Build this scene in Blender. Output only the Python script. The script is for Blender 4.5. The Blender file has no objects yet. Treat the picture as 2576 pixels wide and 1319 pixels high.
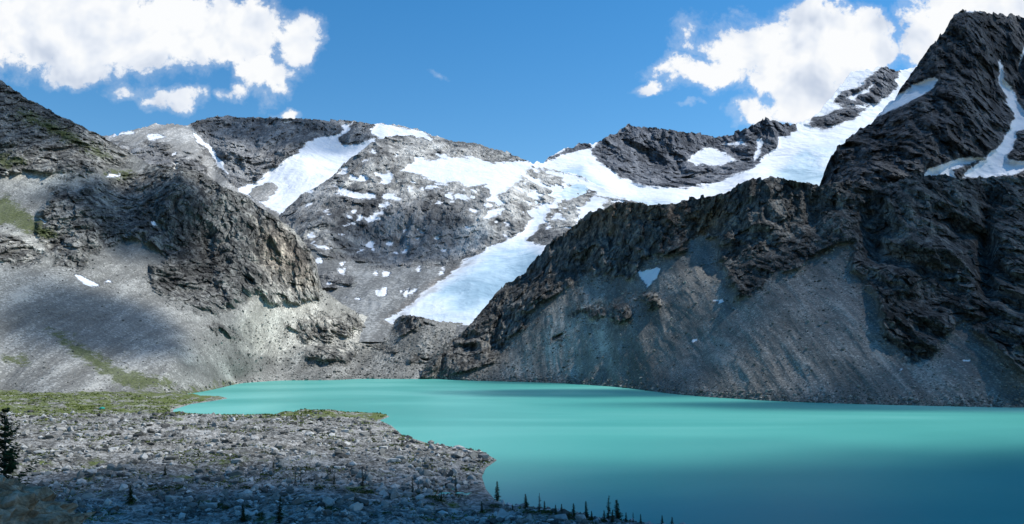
import bpy, math, random
import numpy as np
from mathutils import Vector, Matrix
random.seed(7); RNG=np.random.default_rng(7)
F=2022.0; YH=885.0; CX=1288.0; H=40.0
scene=bpy.context.scene
scene.view_settings.view_transform='Standard'; scene.view_settings.look='None'; scene.view_settings.exposure=0
COL=scene.collection

# ------------------------------------------------------------------ noise
def _h(ix,iy,iz,s):
    h=(ix.astype(np.uint32)*np.uint32(374761393)+iy.astype(np.uint32)*np.uint32(668265263)+iz.astype(np.uint32)*np.uint32(2147483647)+np.uint32(s)*np.uint32(974634777))
    h=(h^(h>>np.uint32(13)))*np.uint32(1274126177); h=h^(h>>np.uint32(16)); h=h*np.uint32(2246822519); h=h^(h>>np.uint32(15))
    return h
def perlin(x,y,z,s=0):
    with np.errstate(over='ignore'):
        xf=np.floor(x);yf=np.floor(y);zf=np.floor(z)
        xi=xf.astype(np.int64);yi=yf.astype(np.int64);zi=zf.astype(np.int64)
        fx=x-xf;fy=y-yf;fz=z-zf
        u=fx*fx*fx*(fx*(fx*6-15)+10);v=fy*fy*fy*(fy*(fy*6-15)+10);w=fz*fz*fz*(fz*(fz*6-15)+10)
        r=0
        for a in (0,1):
            for b in (0,1):
                for c in (0,1):
                    h=_h(xi+a,yi+b,zi+c,s)
                    gx=(h&np.uint32(1023)).astype(float)/511.5-1
                    gy=((h>>np.uint32(10))&np.uint32(1023)).astype(float)/511.5-1
                    gz=((h>>np.uint32(20))&np.uint32(1023)).astype(float)/511.5-1
                    d=gx*(fx-a)+gy*(fy-b)+gz*(fz-c)
                    r=r+d*(u if a else 1-u)*(v if b else 1-v)*(w if c else 1-w)
    return r*1.3
def facet(x,y,z,s=0):
    """nearest-cell tilted planes: angular broken blocks with cracks between them"""
    with np.errstate(over='ignore'):
        xi=np.floor(x).astype(np.int64);yi=np.floor(y).astype(np.int64);zi=np.floor(z).astype(np.int64)
        best=np.full(x.shape,1e9); val=np.zeros(x.shape)
        for a in (-1,0,1):
            for b in (-1,0,1):
                for c in (-1,0,1):
                    cx,cy,cz=xi+a,yi+b,zi+c; h=_h(cx,cy,cz,s)
                    dx=x-cx-(h&np.uint32(1023)).astype(float)/1023
                    dy=y-cy-((h>>np.uint32(10))&np.uint32(1023)).astype(float)/1023
                    dz=z-cz-((h>>np.uint32(20))&np.uint32(1023)).astype(float)/1023
                    d=dx*dx+dy*dy+dz*dz; m=d<best
                    h2=h*np.uint32(747796405)+np.uint32(289133645); h2=h2^(h2>>np.uint32(15))
                    g1=(h2&np.uint32(255)).astype(float)/127.5-1; g2=((h2>>np.uint32(8))&np.uint32(255)).astype(float)/127.5-1; g3=((h2>>np.uint32(16))&np.uint32(255)).astype(float)/127.5-1; of=((h2>>np.uint32(24))&np.uint32(255)).astype(float)/127.5-1
                    v=(g1*dx+g2*dy+g3*dz)*1.3+of*.3
                    best=np.where(m,d,best); val=np.where(m,v,val)
    return val
def fbm(x,y,z,o=4,s=0):
    r=0;a=1.0;f=1.0
    for i in range(o):
        r=r+a*perlin(x*f,y*f,z*f,s+i*17); a*=.5; f*=2.07
    return r
def ridged(x,y,z,o=4,s=0):
    r=0;a=1.0;f=1.0
    for i in range(o):
        n=1-np.abs(perlin(x*f,y*f,z*f,s+i*31))*2.2
        r=r+a*(n-.5); a*=.5; f*=2.1
    return r
def sst(a,b,x):
    t=np.clip((x-a)/(b-a),0,1); return t*t*(3-2*t)
def sdf(px,py,poly):
    P=np.array(poly,float); n=len(P); d=np.full(px.shape,1e18); ins=np.zeros(px.shape,bool)
    for i in range(n):
        a=P[i];b=P[(i+1)%n]; e=b-a
        wx=px-a[0];wy=py-a[1]
        t=np.clip((wx*e[0]+wy*e[1])/max(e@e,1e-9),0,1)
        d=np.minimum(d,(wx-e[0]*t)**2+(wy-e[1]*t)**2)
        c=((a[1]>py)!=(b[1]>py))
        with np.errstate(divide='ignore',invalid='ignore'):
            xi=(b[0]-a[0])*(py-a[1])/(b[1]-a[1]+1e-12)+a[0]
        ins^=(c&(px<xi))
    d=np.sqrt(d); return np.where(ins,d,-d)
def multi(px,py,polys):
    r=np.full(px.shape,-60.0)
    for p in polys:
        P=np.array(p,float)
        if len(p)==8 and np.ptp(P[:,0])<80 and np.ptp(P[:,1])<80:
            m=(px>P[:,0].min()-60)&(px<P[:,0].max()+60)&(py>P[:,1].min()-60)&(py<P[:,1].max()+60)
            r[m]=np.maximum(r[m],sdf(px[m],py[m],p))
        else: r=np.maximum(r,sdf(px,py,p))
    return r
def ell(cx,cy,rx,ry,rot=0,n=8):
    return [(cx+rx*math.cos(a)*math.cos(rot)-ry*math.sin(a)*math.sin(rot),cy+rx*math.cos(a)*math.sin(rot)+ry*math.sin(a)*math.cos(rot)) for a in [2*math.pi*i/n for i in range(n)]]
def rbf(cp,px,py):
    C=np.array(cp,float); X=C[:,:2]/500.0; v=np.log(C[:,2]); n=len(X); c=.08
    def k(r2): return np.sqrt(r2+c*c)
    A=k(((X[:,None]-X[None])**2).sum(-1)); Pm=np.c_[np.ones(n),X]
    M=np.block([[A,Pm],[Pm.T,np.zeros((3,3))]])
    w=np.linalg.solve(M+np.diag([1e-9]*n+[0]*3),np.r_[v,0,0,0])
    r=w[n]+w[n+1]*px/500+w[n+2]*py/500
    for i in range(n): r=r+w[i]*k((px/500-X[i,0])**2+(py/500-X[i,1])**2)
    return np.exp(r)

# ------------------------------------------------------------------ node helpers
class NT:
    def __init__(s,tree): s.t=tree; s.n=tree.nodes; s.l=tree.links
    def new(s,ty,**k):
        n=s.n.new(ty)
        for a,b in k.items(): setattr(n,a,b)
        return n
    def put(s,inp,v):
        if isinstance(v,bpy.types.NodeSocket): s.l.new(v,inp)
        elif v is not None: inp.default_value=v
    def math(s,op,a,b=None,c=None,clamp=False):
        n=s.new('ShaderNodeMath',operation=op,use_clamp=clamp); s.put(n.inputs[0],a); s.put(n.inputs[1],b); s.put(n.inputs[2],c); return n.outputs[0]
    def noise(s,vec,scale,detail=4,rough=.55,dist=0):
        n=s.new('ShaderNodeTexNoise'); s.put(n.inputs['Vector'],vec); n.inputs['Scale'].default_value=scale; n.inputs['Detail'].default_value=detail; n.inputs['Roughness'].default_value=rough; n.inputs['Distortion'].default_value=dist; return n.outputs['Fac']
    def voro(s,vec,scale,feature='F1',out='Color'):
        n=s.new('ShaderNodeTexVoronoi',feature=feature); s.put(n.inputs['Vector'],vec); n.inputs['Scale'].default_value=scale; return n.outputs[out]
    def ramp(s,f,stops):
        n=s.new('ShaderNodeValToRGB'); s.put(n.inputs[0],f); e=n.color_ramp.elements
        while len(e)<len(stops): e.new(.5)
        for i,(p,c) in enumerate(stops):
            e[i].position=p; e[i].color=(c[0],c[1],c[2],1) if not isinstance(c,(int,float)) else (c,c,c,1)
        return n.outputs[0]
    def mix(s,f,a,b,bt='MIX'):
        n=s.new('ShaderNodeMix',data_type='RGBA',blend_type=bt); s.put(n.inputs[0],f)
        s.put(n.inputs[6],a if isinstance(a,bpy.types.NodeSocket) else (*a,1)); s.put(n.inputs[7],b if isinstance(b,bpy.types.NodeSocket) else (*b,1)); return n.outputs[2]
    def smooth(s,v,lo,hi):
        n=s.new('ShaderNodeMapRange',interpolation_type='SMOOTHSTEP'); s.put(n.inputs[0],v); n.inputs[1].default_value=lo; n.inputs[2].default_value=hi; return n.outputs[0]
    def attr(s,name):
        n=s.new('ShaderNodeAttribute',attribute_name=name); return n.outputs['Fac']
    def scalevec(s,vec,sc,loc=(0,0,0),rot=(0,0,0)):
        n=s.new('ShaderNodeMapping'); s.put(n.inputs[0],vec); n.inputs['Scale'].default_value=sc; n.inputs['Location'].default_value=loc; n.inputs['Rotation'].default_value=rot; return n.outputs[0]
def newmat(name):
    m=bpy.data.materials.new(name); m.use_nodes=True; t=NT(m.node_tree); t.n.clear()
    out=t.new('ShaderNodeOutputMaterial'); b=t.new('ShaderNodeBsdfPrincipled'); t.l.new(b.outputs[0],out.inputs[0]); b.inputs['Specular IOR Level'].default_value=.1; b.inputs['Roughness'].default_value=.9
    return m,t,b,out

def terrain_mat(name,S=1.0,dark=(.018,.019,.021),mid=(.085,.086,.088),light=(.26,.255,.24),scree=(.15,.15,.142),pale_litf=1.75,brownf=(1.7,1.27,.95),brownm=.5,wn=(.28,.46,.18,.2),bump=.85):
    m,t,b,out=newmat(name)
    co=t.new('ShaderNodeTexCoord').outputs['Object']
    st=t.scalevec(co,(1,.32,.2),rot=(.08,.1,0))
    n1=t.noise(st,.016/S,5,.62,.4)
    n2=t.noise(st,.13/S,5,.76,.2)
    n3=t.noise(co,.38/S,3,.7)
    n4=t.noise(co,.035/S,6,.7,.5)
    rc=t.voro(t.scalevec(co,(1,.7,.35),rot=(.1,.2,0)),.18/S); rs=t.new('ShaderNodeSeparateColor'); t.l.new(rc,rs.inputs[0])
    v=t.math('ADD',t.math('MULTIPLY',n1,wn[0]),t.math('MULTIPLY',n2,wn[1])); v=t.math('ADD',v,t.math('MULTIPLY',n3,wn[2])); v=t.math('ADD',v,t.math('MULTIPLY',n4,wn[3])); v=t.math('ADD',v,t.math('MULTIPLY',t.math('SUBTRACT',rs.outputs[0],.5),.08))
    rock=t.ramp(v,[(.47,dark),(.56,mid),(.67,light)])
    cell=t.voro(co,.7/S); cg=t.new('ShaderNodeSeparateColor'); t.l.new(cell,cg.inputs[0])
    streak=t.noise(t.scalevec(co,(1,.14,.14)),.045/S,5,.62,.3)
    sv=t.math('ADD',t.math('MULTIPLY',t.math('POWER',cg.outputs[0],2.0),.24),t.math('ADD',t.math('MULTIPLY',n4,.5),t.math('MULTIPLY',streak,.95)))
    sc=t.ramp(sv,[(.57,tuple(c*.5 for c in scree)),(.86,scree),(1.0,tuple(min(1,c*1.75) for c in scree))])
    rm=t.smooth(t.math('ADD',t.attr('rock'),t.math('ADD',t.math('MULTIPLY',t.math('SUBTRACT',n2,.5),70.0),t.math('MULTIPLY',t.math('SUBTRACT',n1,.5),50.0))),-4,8)
    col=t.mix(rm,sc,rock)
    pl=t.smooth(t.math('ADD',t.attr('pale'),t.math('MULTIPLY',t.math('SUBTRACT',n4,.5),110.0)),-30,40)
    col=t.mix(pl,col,t.mix(1.0,col,(pale_litf,pale_litf*.975,pale_litf*.92),'MULTIPLY'))  # pale slabs plus sunlit areas painted into the rock colour
    bm=t.smooth(t.math('ADD',t.attr('brown'),t.math('MULTIPLY',t.math('SUBTRACT',n2,.5),110.0)),-25,45)
    col=t.mix(t.math('MULTIPLY',bm,brownm),col,t.mix(1.0,col,brownf,'MULTIPLY'))
    gm=t.smooth(t.math('ADD',t.attr('green'),t.math('MULTIPLY',t.math('SUBTRACT',t.noise(co,.09/S,6,.8),.5),110.0)),-6,10)
    gcol=t.ramp(n3,[(.3,(.045,.058,.018)),(.7,(.13,.155,.042))])
    col=t.mix(t.math('MULTIPLY',gm,.8),col,gcol)
    edge=t.math('ADD',t.math('MULTIPLY',t.math('SUBTRACT',n4,.5),20.0),t.math('MULTIPLY',t.math('SUBTRACT',n3,.5),12.0))
    sm=t.smooth(t.math('ADD',t.attr('snow'),edge),-1.5,2.0)
    snow=t.ramp(n4,[(.3,(.68,.73,.79)),(.5,(.86,.875,.89))])
    icn=t.math('ADD',t.math('MULTIPLY',t.noise(co,.012/S,4,.55,.6),.85),t.math('MULTIPLY',t.noise(co,.06/S,4,.65,.6),.15))
    ice=t.ramp(icn,[(.38,(.34,.49,.58)),(.5,(.54,.69,.77)),(.64,(.8,.86,.9))])
    snow=t.mix(t.smooth(t.attr('ice'),0,34),snow,ice)
    dirt=t.math('MULTIPLY',t.smooth(t.math('ADD',t.attr('brown'),t.math('MULTIPLY',t.math('SUBTRACT',n4,.5),60.0)),-6,10),.62)
    snow=t.mix(dirt,snow,(.25,.25,.25))
    col=t.mix(sm,col,snow)
    t.l.new(col,b.inputs['Base Color'])
    hrock=t.math('ADD',t.math('MULTIPLY',n2,9.0),t.math('ADD',t.math('MULTIPLY',n3,2.4),t.math('ADD',t.math('MULTIPLY',n4,2.0),t.math('MULTIPLY',rs.outputs[1],1.8))))
    hs=t.math('ADD',t.math('MULTIPLY',cg.outputs[0],.35),t.math('ADD',t.math('MULTIPLY',n3,.7),t.math('MULTIPLY',streak,4.5)))
    hgt=t.new('ShaderNodeMix',data_type='FLOAT'); t.put(hgt.inputs[0],rm); t.put(hgt.inputs[2],hs); t.put(hgt.inputs[3],hrock)
    h2=t.new('ShaderNodeMix',data_type='FLOAT'); t.put(h2.inputs[0],sm); t.put(h2.inputs[2],hgt.outputs[0]); t.put(h2.inputs[3],t.math('MULTIPLY',icn,12.0))
    bu=t.new('ShaderNodeBump'); bu.inputs['Strength'].default_value=bump; bu.inputs['Distance'].default_value=S; t.l.new(h2.outputs[0],bu.inputs['Height']); t.l.new(bu.outputs[0],b.inputs['Normal'])
    return m

# ------------------------------------------------------------------ mesh upload
def make_obj(name,V,Fc,mat,attrs=None,smooth=True,**props):
    me=bpy.data.meshes.new(name); V=np.asarray(V,np.float32); Fc=np.asarray(Fc,np.int32); k=Fc.shape[1]
    me.vertices.add(len(V)); me.vertices.foreach_set('co',V.ravel())
    me.loops.add(Fc.size); me.loops.foreach_set('vertex_index',Fc.ravel())
    me.polygons.add(len(Fc)); me.polygons.foreach_set('loop_start',np.arange(0,Fc.size,k,dtype=np.int32))
    sm=smooth if isinstance(smooth,np.ndarray) else np.full(len(Fc),smooth)
    me.polygons.foreach_set('use_smooth',sm)
    me.update(calc_edges=True); me.validate()
    if attrs:
        for a,d in attrs.items():
            at=me.attributes.new(a,'FLOAT','POINT'); at.data.foreach_set('value',np.asarray(d,np.float32))
    ob=bpy.data.objects.new(name,me); COL.objects.link(ob)
    if mat: me.materials.append(mat)
    for a,b in props.items(): ob[a]=b
    return ob
def gridfaces(nx,ny):
    i=np.arange(nx-1)[:,None]*ny+np.arange(ny-1)[None]
    return np.stack([i,i+1,i+ny+1,i+ny],-1).reshape(-1,4)

def layer(name,mat,top,bot,cps,label,step=2.4,snow=(),nosnow=(),allsnow=False,rock=(),allrock=False,green=(),brown=(),pale=(),ice=(),A=22,L=110,rough=4,seed=1,smallsnow=None,splitice=False,bulge=(),proud=.35,screeamp=1.0,iceoff=0,hum=()):
    x0=top[0][0];x1=top[-1][0]; nx=int((x1-x0)/step)
    T=np.array(top,float);B=np.array(bot,float)
    xs=np.linspace(x0,x1,nx); yt=np.interp(xs,T[:,0],T[:,1]); yb=np.interp(xs,B[:,0],B[:,1])
    z0=np.zeros_like(xs)
    yt=yt+fbm(xs/60,z0+seed,z0,3,seed)*rough*1.2-ridged(xs/26,z0,z0,4,seed+3)*rough*.7+facet(xs/14,z0,z0,seed)*rough*.9
    ny=int(max(yb-yt)/step)+1
    t=np.linspace(0,1,ny)
    PX=np.repeat(xs[:,None],ny,1); PY=yt[:,None]+(yb-yt)[:,None]*t[None]
    D=rbf(cps,PX.ravel(),PY.ravel()).reshape(PX.shape)
    def pos(D): return (PX-CX)/F*D, D, H+(YH-PY)/F*D
    X,Y,Z=pos(D)
    wob=fbm(X/(L*.35),Y/(L*.35),Z/(L*.35),4,seed+50)
    wx=PX+wob*9; wy=PY+fbm(X/(L*.3),Y/(L*.3),Z/(L*.3),4,seed+60)*8
    sn=np.full(PX.shape,30.0) if allsnow else np.full(PX.shape,-60.0)
    if nosnow: sn=np.minimum(sn,-multi(wx,wy,nosnow)) if allsnow else sn
    if snow: sn=np.maximum(sn,multi(wx,wy,snow))
    if nosnow and not allsnow: sn=np.minimum(sn,-multi(wx,wy,nosnow))
    if smallsnow:
        for poly,thr,sl in smallsnow:
            inn=multi(PX,PY,[poly]); q=fbm(X/(L*sl),Y*.35/(L*sl),Z/(L*sl*.7)+X/(L*sl*2),4,seed+70)
            sn=np.maximum(sn,np.where(inn>-5,(q-thr)*60-np.clip(-inn,0,50),-60))
    wr=fbm(X/(L*.5),Y/(L*.5),Z/(L*.5),4,seed+52)
    rk=np.full(PX.shape,60.0) if allrock else multi(PX+wr*16,PY+wob*22,rock)
    def soft(polys):
        g=multi(PX,PY,polys) if polys else np.full(PX.shape,-200.0)
        return np.where(g<-59,-200,g)
    gr=soft(green); br=soft(brown); pa=soft(pale)
    ic=multi(wx,wy,ice) if ice else np.full(PX.shape,-60.0)
    rmask=sst(-6,10,rk); smask=sst(-12,10,sn)
    wxx=fbm(X/(L*.9),Y/(L*.9),Z/(L*.9),3,seed+81)*.35
    w3=fbm(X/(L*.3),Y/(L*.3),Z/(L*.3),2,seed+83)*.3
    big=ridged(X/L+wxx,Y*.35/L,Z*.2/L,2,seed); med=ridged(X/(L*.36)+wxx*1.5,Y*.27/(L*.36),Z*.17/(L*.36)+wxx,2,seed+5)
    rib=ridged(X/(L*.15)+wxx*3,Y*.2/(L*.15),Z*.12/(L*.15)+wxx,2,seed+6)
    fa=facet(X/(L*.22)+w3,Y*.4/(L*.22)+w3,Z*.26/(L*.22)+w3,seed+7)
    fb=facet(X/(L*.085)+w3,Y*.55/(L*.085),Z*.42/(L*.085)+w3,seed+8)
    fc=facet(X/(L*.04),Y*.6/(L*.04),Z*.55/(L*.04),seed+9)
    sc=fbm(X/(L*.9),Y/(L*1.6),Z/(L*1.6),2,seed+33)
    gul=ridged(X/(L*.25),Y*.16/(L*.25),Z*.16/(L*.25),3,seed+41)
    dd=rmask*(A*.85*big+A*.42*med+A*.17*rib+A*.2*fa+A*.15*fb+A*.06*fc+A*proud)*(1-.85*smask)+(1-rmask)*(A*.22*sc+A*.14*gul)*screeamp*(1-.6*smask)+smask*A*.2*sc
    for (bx,by,rx,ry,am) in bulge:
        dd=dd+am*np.exp(-((PX-bx)/rx)**2-((PY-by)/ry)**2)
    for (poly,am,scl) in hum:
        hm=sst(-10,25,multi(PX,PY,[poly])); dd=dd+hm*am*(fbm(X/scl,Y/(scl*1.3),Z*0,4,seed+91)+.5*ridged(X/(scl*.4),Y/(scl*.7),Z*0,2,seed+92))
    fade=np.clip((PY.max(1,keepdims=True)-PY)/50,0,1)*.8+.2
    D=D-dd*fade
    X,Y,Z=pos(D)
    V=np.stack([X,Y,Z],-1); nb=7
    front=V.copy()
    back=[]
    for k in range(nb,0,-1):
        d=k**1.5*L*.22
        bp=V[:,0].copy(); bp[:,1]+=d; bp[:,0]+=d*(bp[:,0]/bp[:,1]); bp[:,2]-=d*.65; back.append(bp)
    V=np.concatenate([np.stack(back,1),V],1)
    def ext(a): return np.concatenate([np.repeat(a[:,:1],nb,1),a],1).ravel()
    ny2=ny+nb
    at={'snow':ext(sn),'rock':ext(rk),'green':ext(gr),'brown':ext(br),'ice':ext(ic-iceoff),'pale':ext(pa)}
    Fc=gridfaces(nx,ny2)[:,::-1]
    V=V.reshape(-1,3)
    smf=(at['rock'][Fc].mean(1)<0)|(at['snow'][Fc].mean(1)>-4)
    if splitice:
        s=at['ice']+iceoff;sel=(s[Fc].mean(1)>0)
        for part,nm,lb in ((~sel,name,label),(sel,'glacier',splitice)):
            f=Fc[part]; u,inv=np.unique(f,return_inverse=True)
            make_obj(nm,V[u],inv.reshape(f.shape),mat,{k:v[u] for k,v in at.items()},smooth=smf[part].copy(),kind='structure',label=lb,category='glacier' if nm=='glacier' else name)
    else:
        make_obj(name,V,Fc,mat,at,smooth=smf,kind='structure',label=label,category=name)
    return front,rk,sn,PX,PY

# ------------------------------------------------------------------ mountains
mat_far=terrain_mat('far_rock_and_snow',3.2,dark=(.055,.061,.071),mid=(.16,.17,.19),light=(.35,.36,.38),scree=(.25,.25,.25))  # slight blue in the rock colour stands in for distance haze
mat_back=terrain_mat('back_mountain_rock',2.6,dark=(.075,.075,.077),mid=(.215,.213,.21),light=(.45,.445,.43),scree=(.38,.37,.345),wn=(.46,.28,.1,.28))
mat_mid=terrain_mat('massif_rock',2.6,dark=(.08,.08,.08),mid=(.225,.223,.215),light=(.46,.455,.435),scree=(.22,.222,.212),pale_litf=2.0,wn=(.46,.28,.1,.28),bump=.7)
mat_peak=terrain_mat('dark_peak_rock',2.0,dark=(.027,.029,.031),mid=(.085,.088,.092),light=(.22,.223,.226))
mat_left=terrain_mat('hillside_rock',1.0,dark=(.038,.037,.035),mid=(.148,.144,.132),light=(.43,.418,.375),scree=(.25,.245,.222),pale_litf=1.95,brownm=.3)
mat_cliff=terrain_mat('cliff_rock',.95,dark=(.028,.0275,.0255),mid=(.1,.0975,.09),light=(.31,.3,.27),scree=(.21,.203,.182),brownf=(1.9,1.3,.85),brownm=.6)

rs_=random.Random(12)
specks=[ell(rs_.uniform(770,1290),rs_.uniform(470,640),rs_.uniform(4,12),rs_.uniform(2.5,5.5),rs_.uniform(-.7,.5)) for _ in range(45)]+[ell(rs_.uniform(800,1150),rs_.uniform(640,760),rs_.uniform(4,9),rs_.uniform(2,4.5),rs_.uniform(-.7,.5)) for _ in range(10)]
specks2=[ell(rs_.uniform(900,1560),rs_.uniform(380,480),rs_.uniform(5,14),rs_.uniform(3,5),rs_.uniform(-.3,.5)) for _ in range(22)]

layer('mountain',mat_far,
 [(1180,470),(1300,430),(1345,408),(1370,405),(1400,385),(1430,372),(1480,362),(1490,368),(1530,340),(1578,316),(1620,320),(1700,330),(1790,345),(1830,343),(1870,328),(1925,299),(1960,312),(2000,312),(2035,305),(2060,285),(2100,235),(2140,185),(2165,178),(2190,175),(2225,170),(2260,180),(2300,172),(2360,150),(2500,170),(2700,260)],
 [(1180,600),(2700,600)],
 [(1200,450,2600),(1350,410,2900),(1350,480,2500),(1500,600,2150),(1800,600,2150),(2200,600,2100),(2600,600,2100),(1500,480,2550),(1700,490,2600),(1900,450,2750),(1430,375,3150),(1578,316,3500),(1578,440,2950),(1700,330,3450),(1700,460,2900),(1830,343,3500),(1830,440,2950),(1925,299,3500),(1930,390,3200),(2000,400,3100),(2060,300,3700),(2100,340,3400),(2200,175,4300),(2200,260,3900),(2300,250,4000),(2600,200,4000),(2600,400,3000)],
 'distant grey rock ridge with dark peaks above a white snowfield',
 step=2.2,allsnow=True,nosnow=[
  [(1375,402),(1430,374),(1480,354),(1487,374),(1440,386),(1400,396)],
  [(1488,372),(1530,330),(1578,300),(1640,305),(1790,330),(1830,330),(1870,310),(1925,285),(1960,298),(2008,306),(2000,332),(1962,345),(1950,375),(1915,395),(1890,425),(1835,448),(1780,466),(1700,470),(1620,466),(1560,450),(1535,422),(1505,402),(1486,388)],
  [(2098,256),(2118,232),(2150,222),(2190,196),(2225,160),(2262,172),(2256,215),(2232,245),(2205,258),(2160,265),(2130,272)],
  [(2032,308),(2100,276),(2190,268),(2150,298),(2090,320),(2045,322)],
  [(2265,255),(2300,180),(2330,150),(2300,230)]],
 snow=[[(1730,408),(1748,380),(1790,372),(1840,393),(1852,405),(1800,417),(1745,417)],[(1822,366),(1868,354),(1878,368),(1850,374)],[(1905,350),(1918,345),(1912,395),(1893,405)],[(2130,248),(2175,222),(2190,214),(2186,232),(2150,250)]],
 allrock=True,A=75,L=260,rough=4,seed=3,iceoff=20,ice=[[(1335,405),(1370,400),(1480,380),(1500,410),(1560,460),(1700,480),(1800,475),(1900,435),(1960,380),(2010,330),(2100,330),(2190,270),(2260,230),(2340,150),(2600,300),(2600,600),(1340,600),(1280,430)]],splitice='broad white glacier descending between dark rock peaks')

layer('mountain',mat_back,
 [(60,400),(180,360),(240,345),(270,345),(330,330),(390,313),(430,312),(470,317),(500,303),(550,292),(620,295),(700,298),(780,300),(850,303),(880,307),(940,310),(1000,318),(1050,325),(1095,345),(1180,370),(1260,420),(1330,470)],
 [(60,620),(1330,620)],
 [(60,400,2500),(270,345,2600),(400,320,2750),(550,292,3100),(700,298,3200),(880,307,3300),(1000,318,3300),(1180,370,3200),(1330,470,3000),(300,450,2200),(450,440,2350),(590,470,2500),(560,400,2650),(650,400,2800),(750,380,2850),(700,480,2550),(850,400,2900),(950,360,3050),(700,600,2150),(60,620,1900),(400,620,2000),(1000,620,2200),(1330,620,2200)],
 'long grey rock mountain with a steep snowfield in its gully',
 step=2.2,snow=[
  [(884,305),(862,318),(850,334),(800,345),(740,385),(690,425),(645,458),(600,472),(598,485),(630,500),(660,512),(700,542),(760,520),(800,480),(850,465),(870,430),(900,395),(950,352),(1000,348),(1060,358),(1105,354),(1040,335),(1000,322),(940,314),(930,335),(948,346),(905,358),(856,364),(850,350),(880,322)],
  [(478,328),(500,340),(510,355),(532,372),(560,410),(578,445),(560,428),(540,402),(515,372),(492,352)],
  [(940,308),(1010,318),(1100,348),(1090,358),(1000,345),(935,335)],
  [(362,338),(395,340),(422,350),(380,354)],[(270,345),(328,330),(335,334),(300,342)],[(432,380),(448,386),(440,392)]],
 nosnow=[[(628,488),(650,468),(690,462),(700,480),(670,502),(640,505)],[(860,345),(880,325),(930,318),(935,345),(900,355)]],
 rock=[[(478,290),(880,290),(945,300),(945,370),(850,368),(740,390),(650,460),(600,480),(560,420),(510,360)],ell(380,400,60,40),ell(480,420,45,30),ell(280,380,42,20)],
 A=60,L=220,rough=3,seed=11,bulge=[(640,380,90,60,60),(530,430,30,90,-90)],screeamp=1.5)

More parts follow.
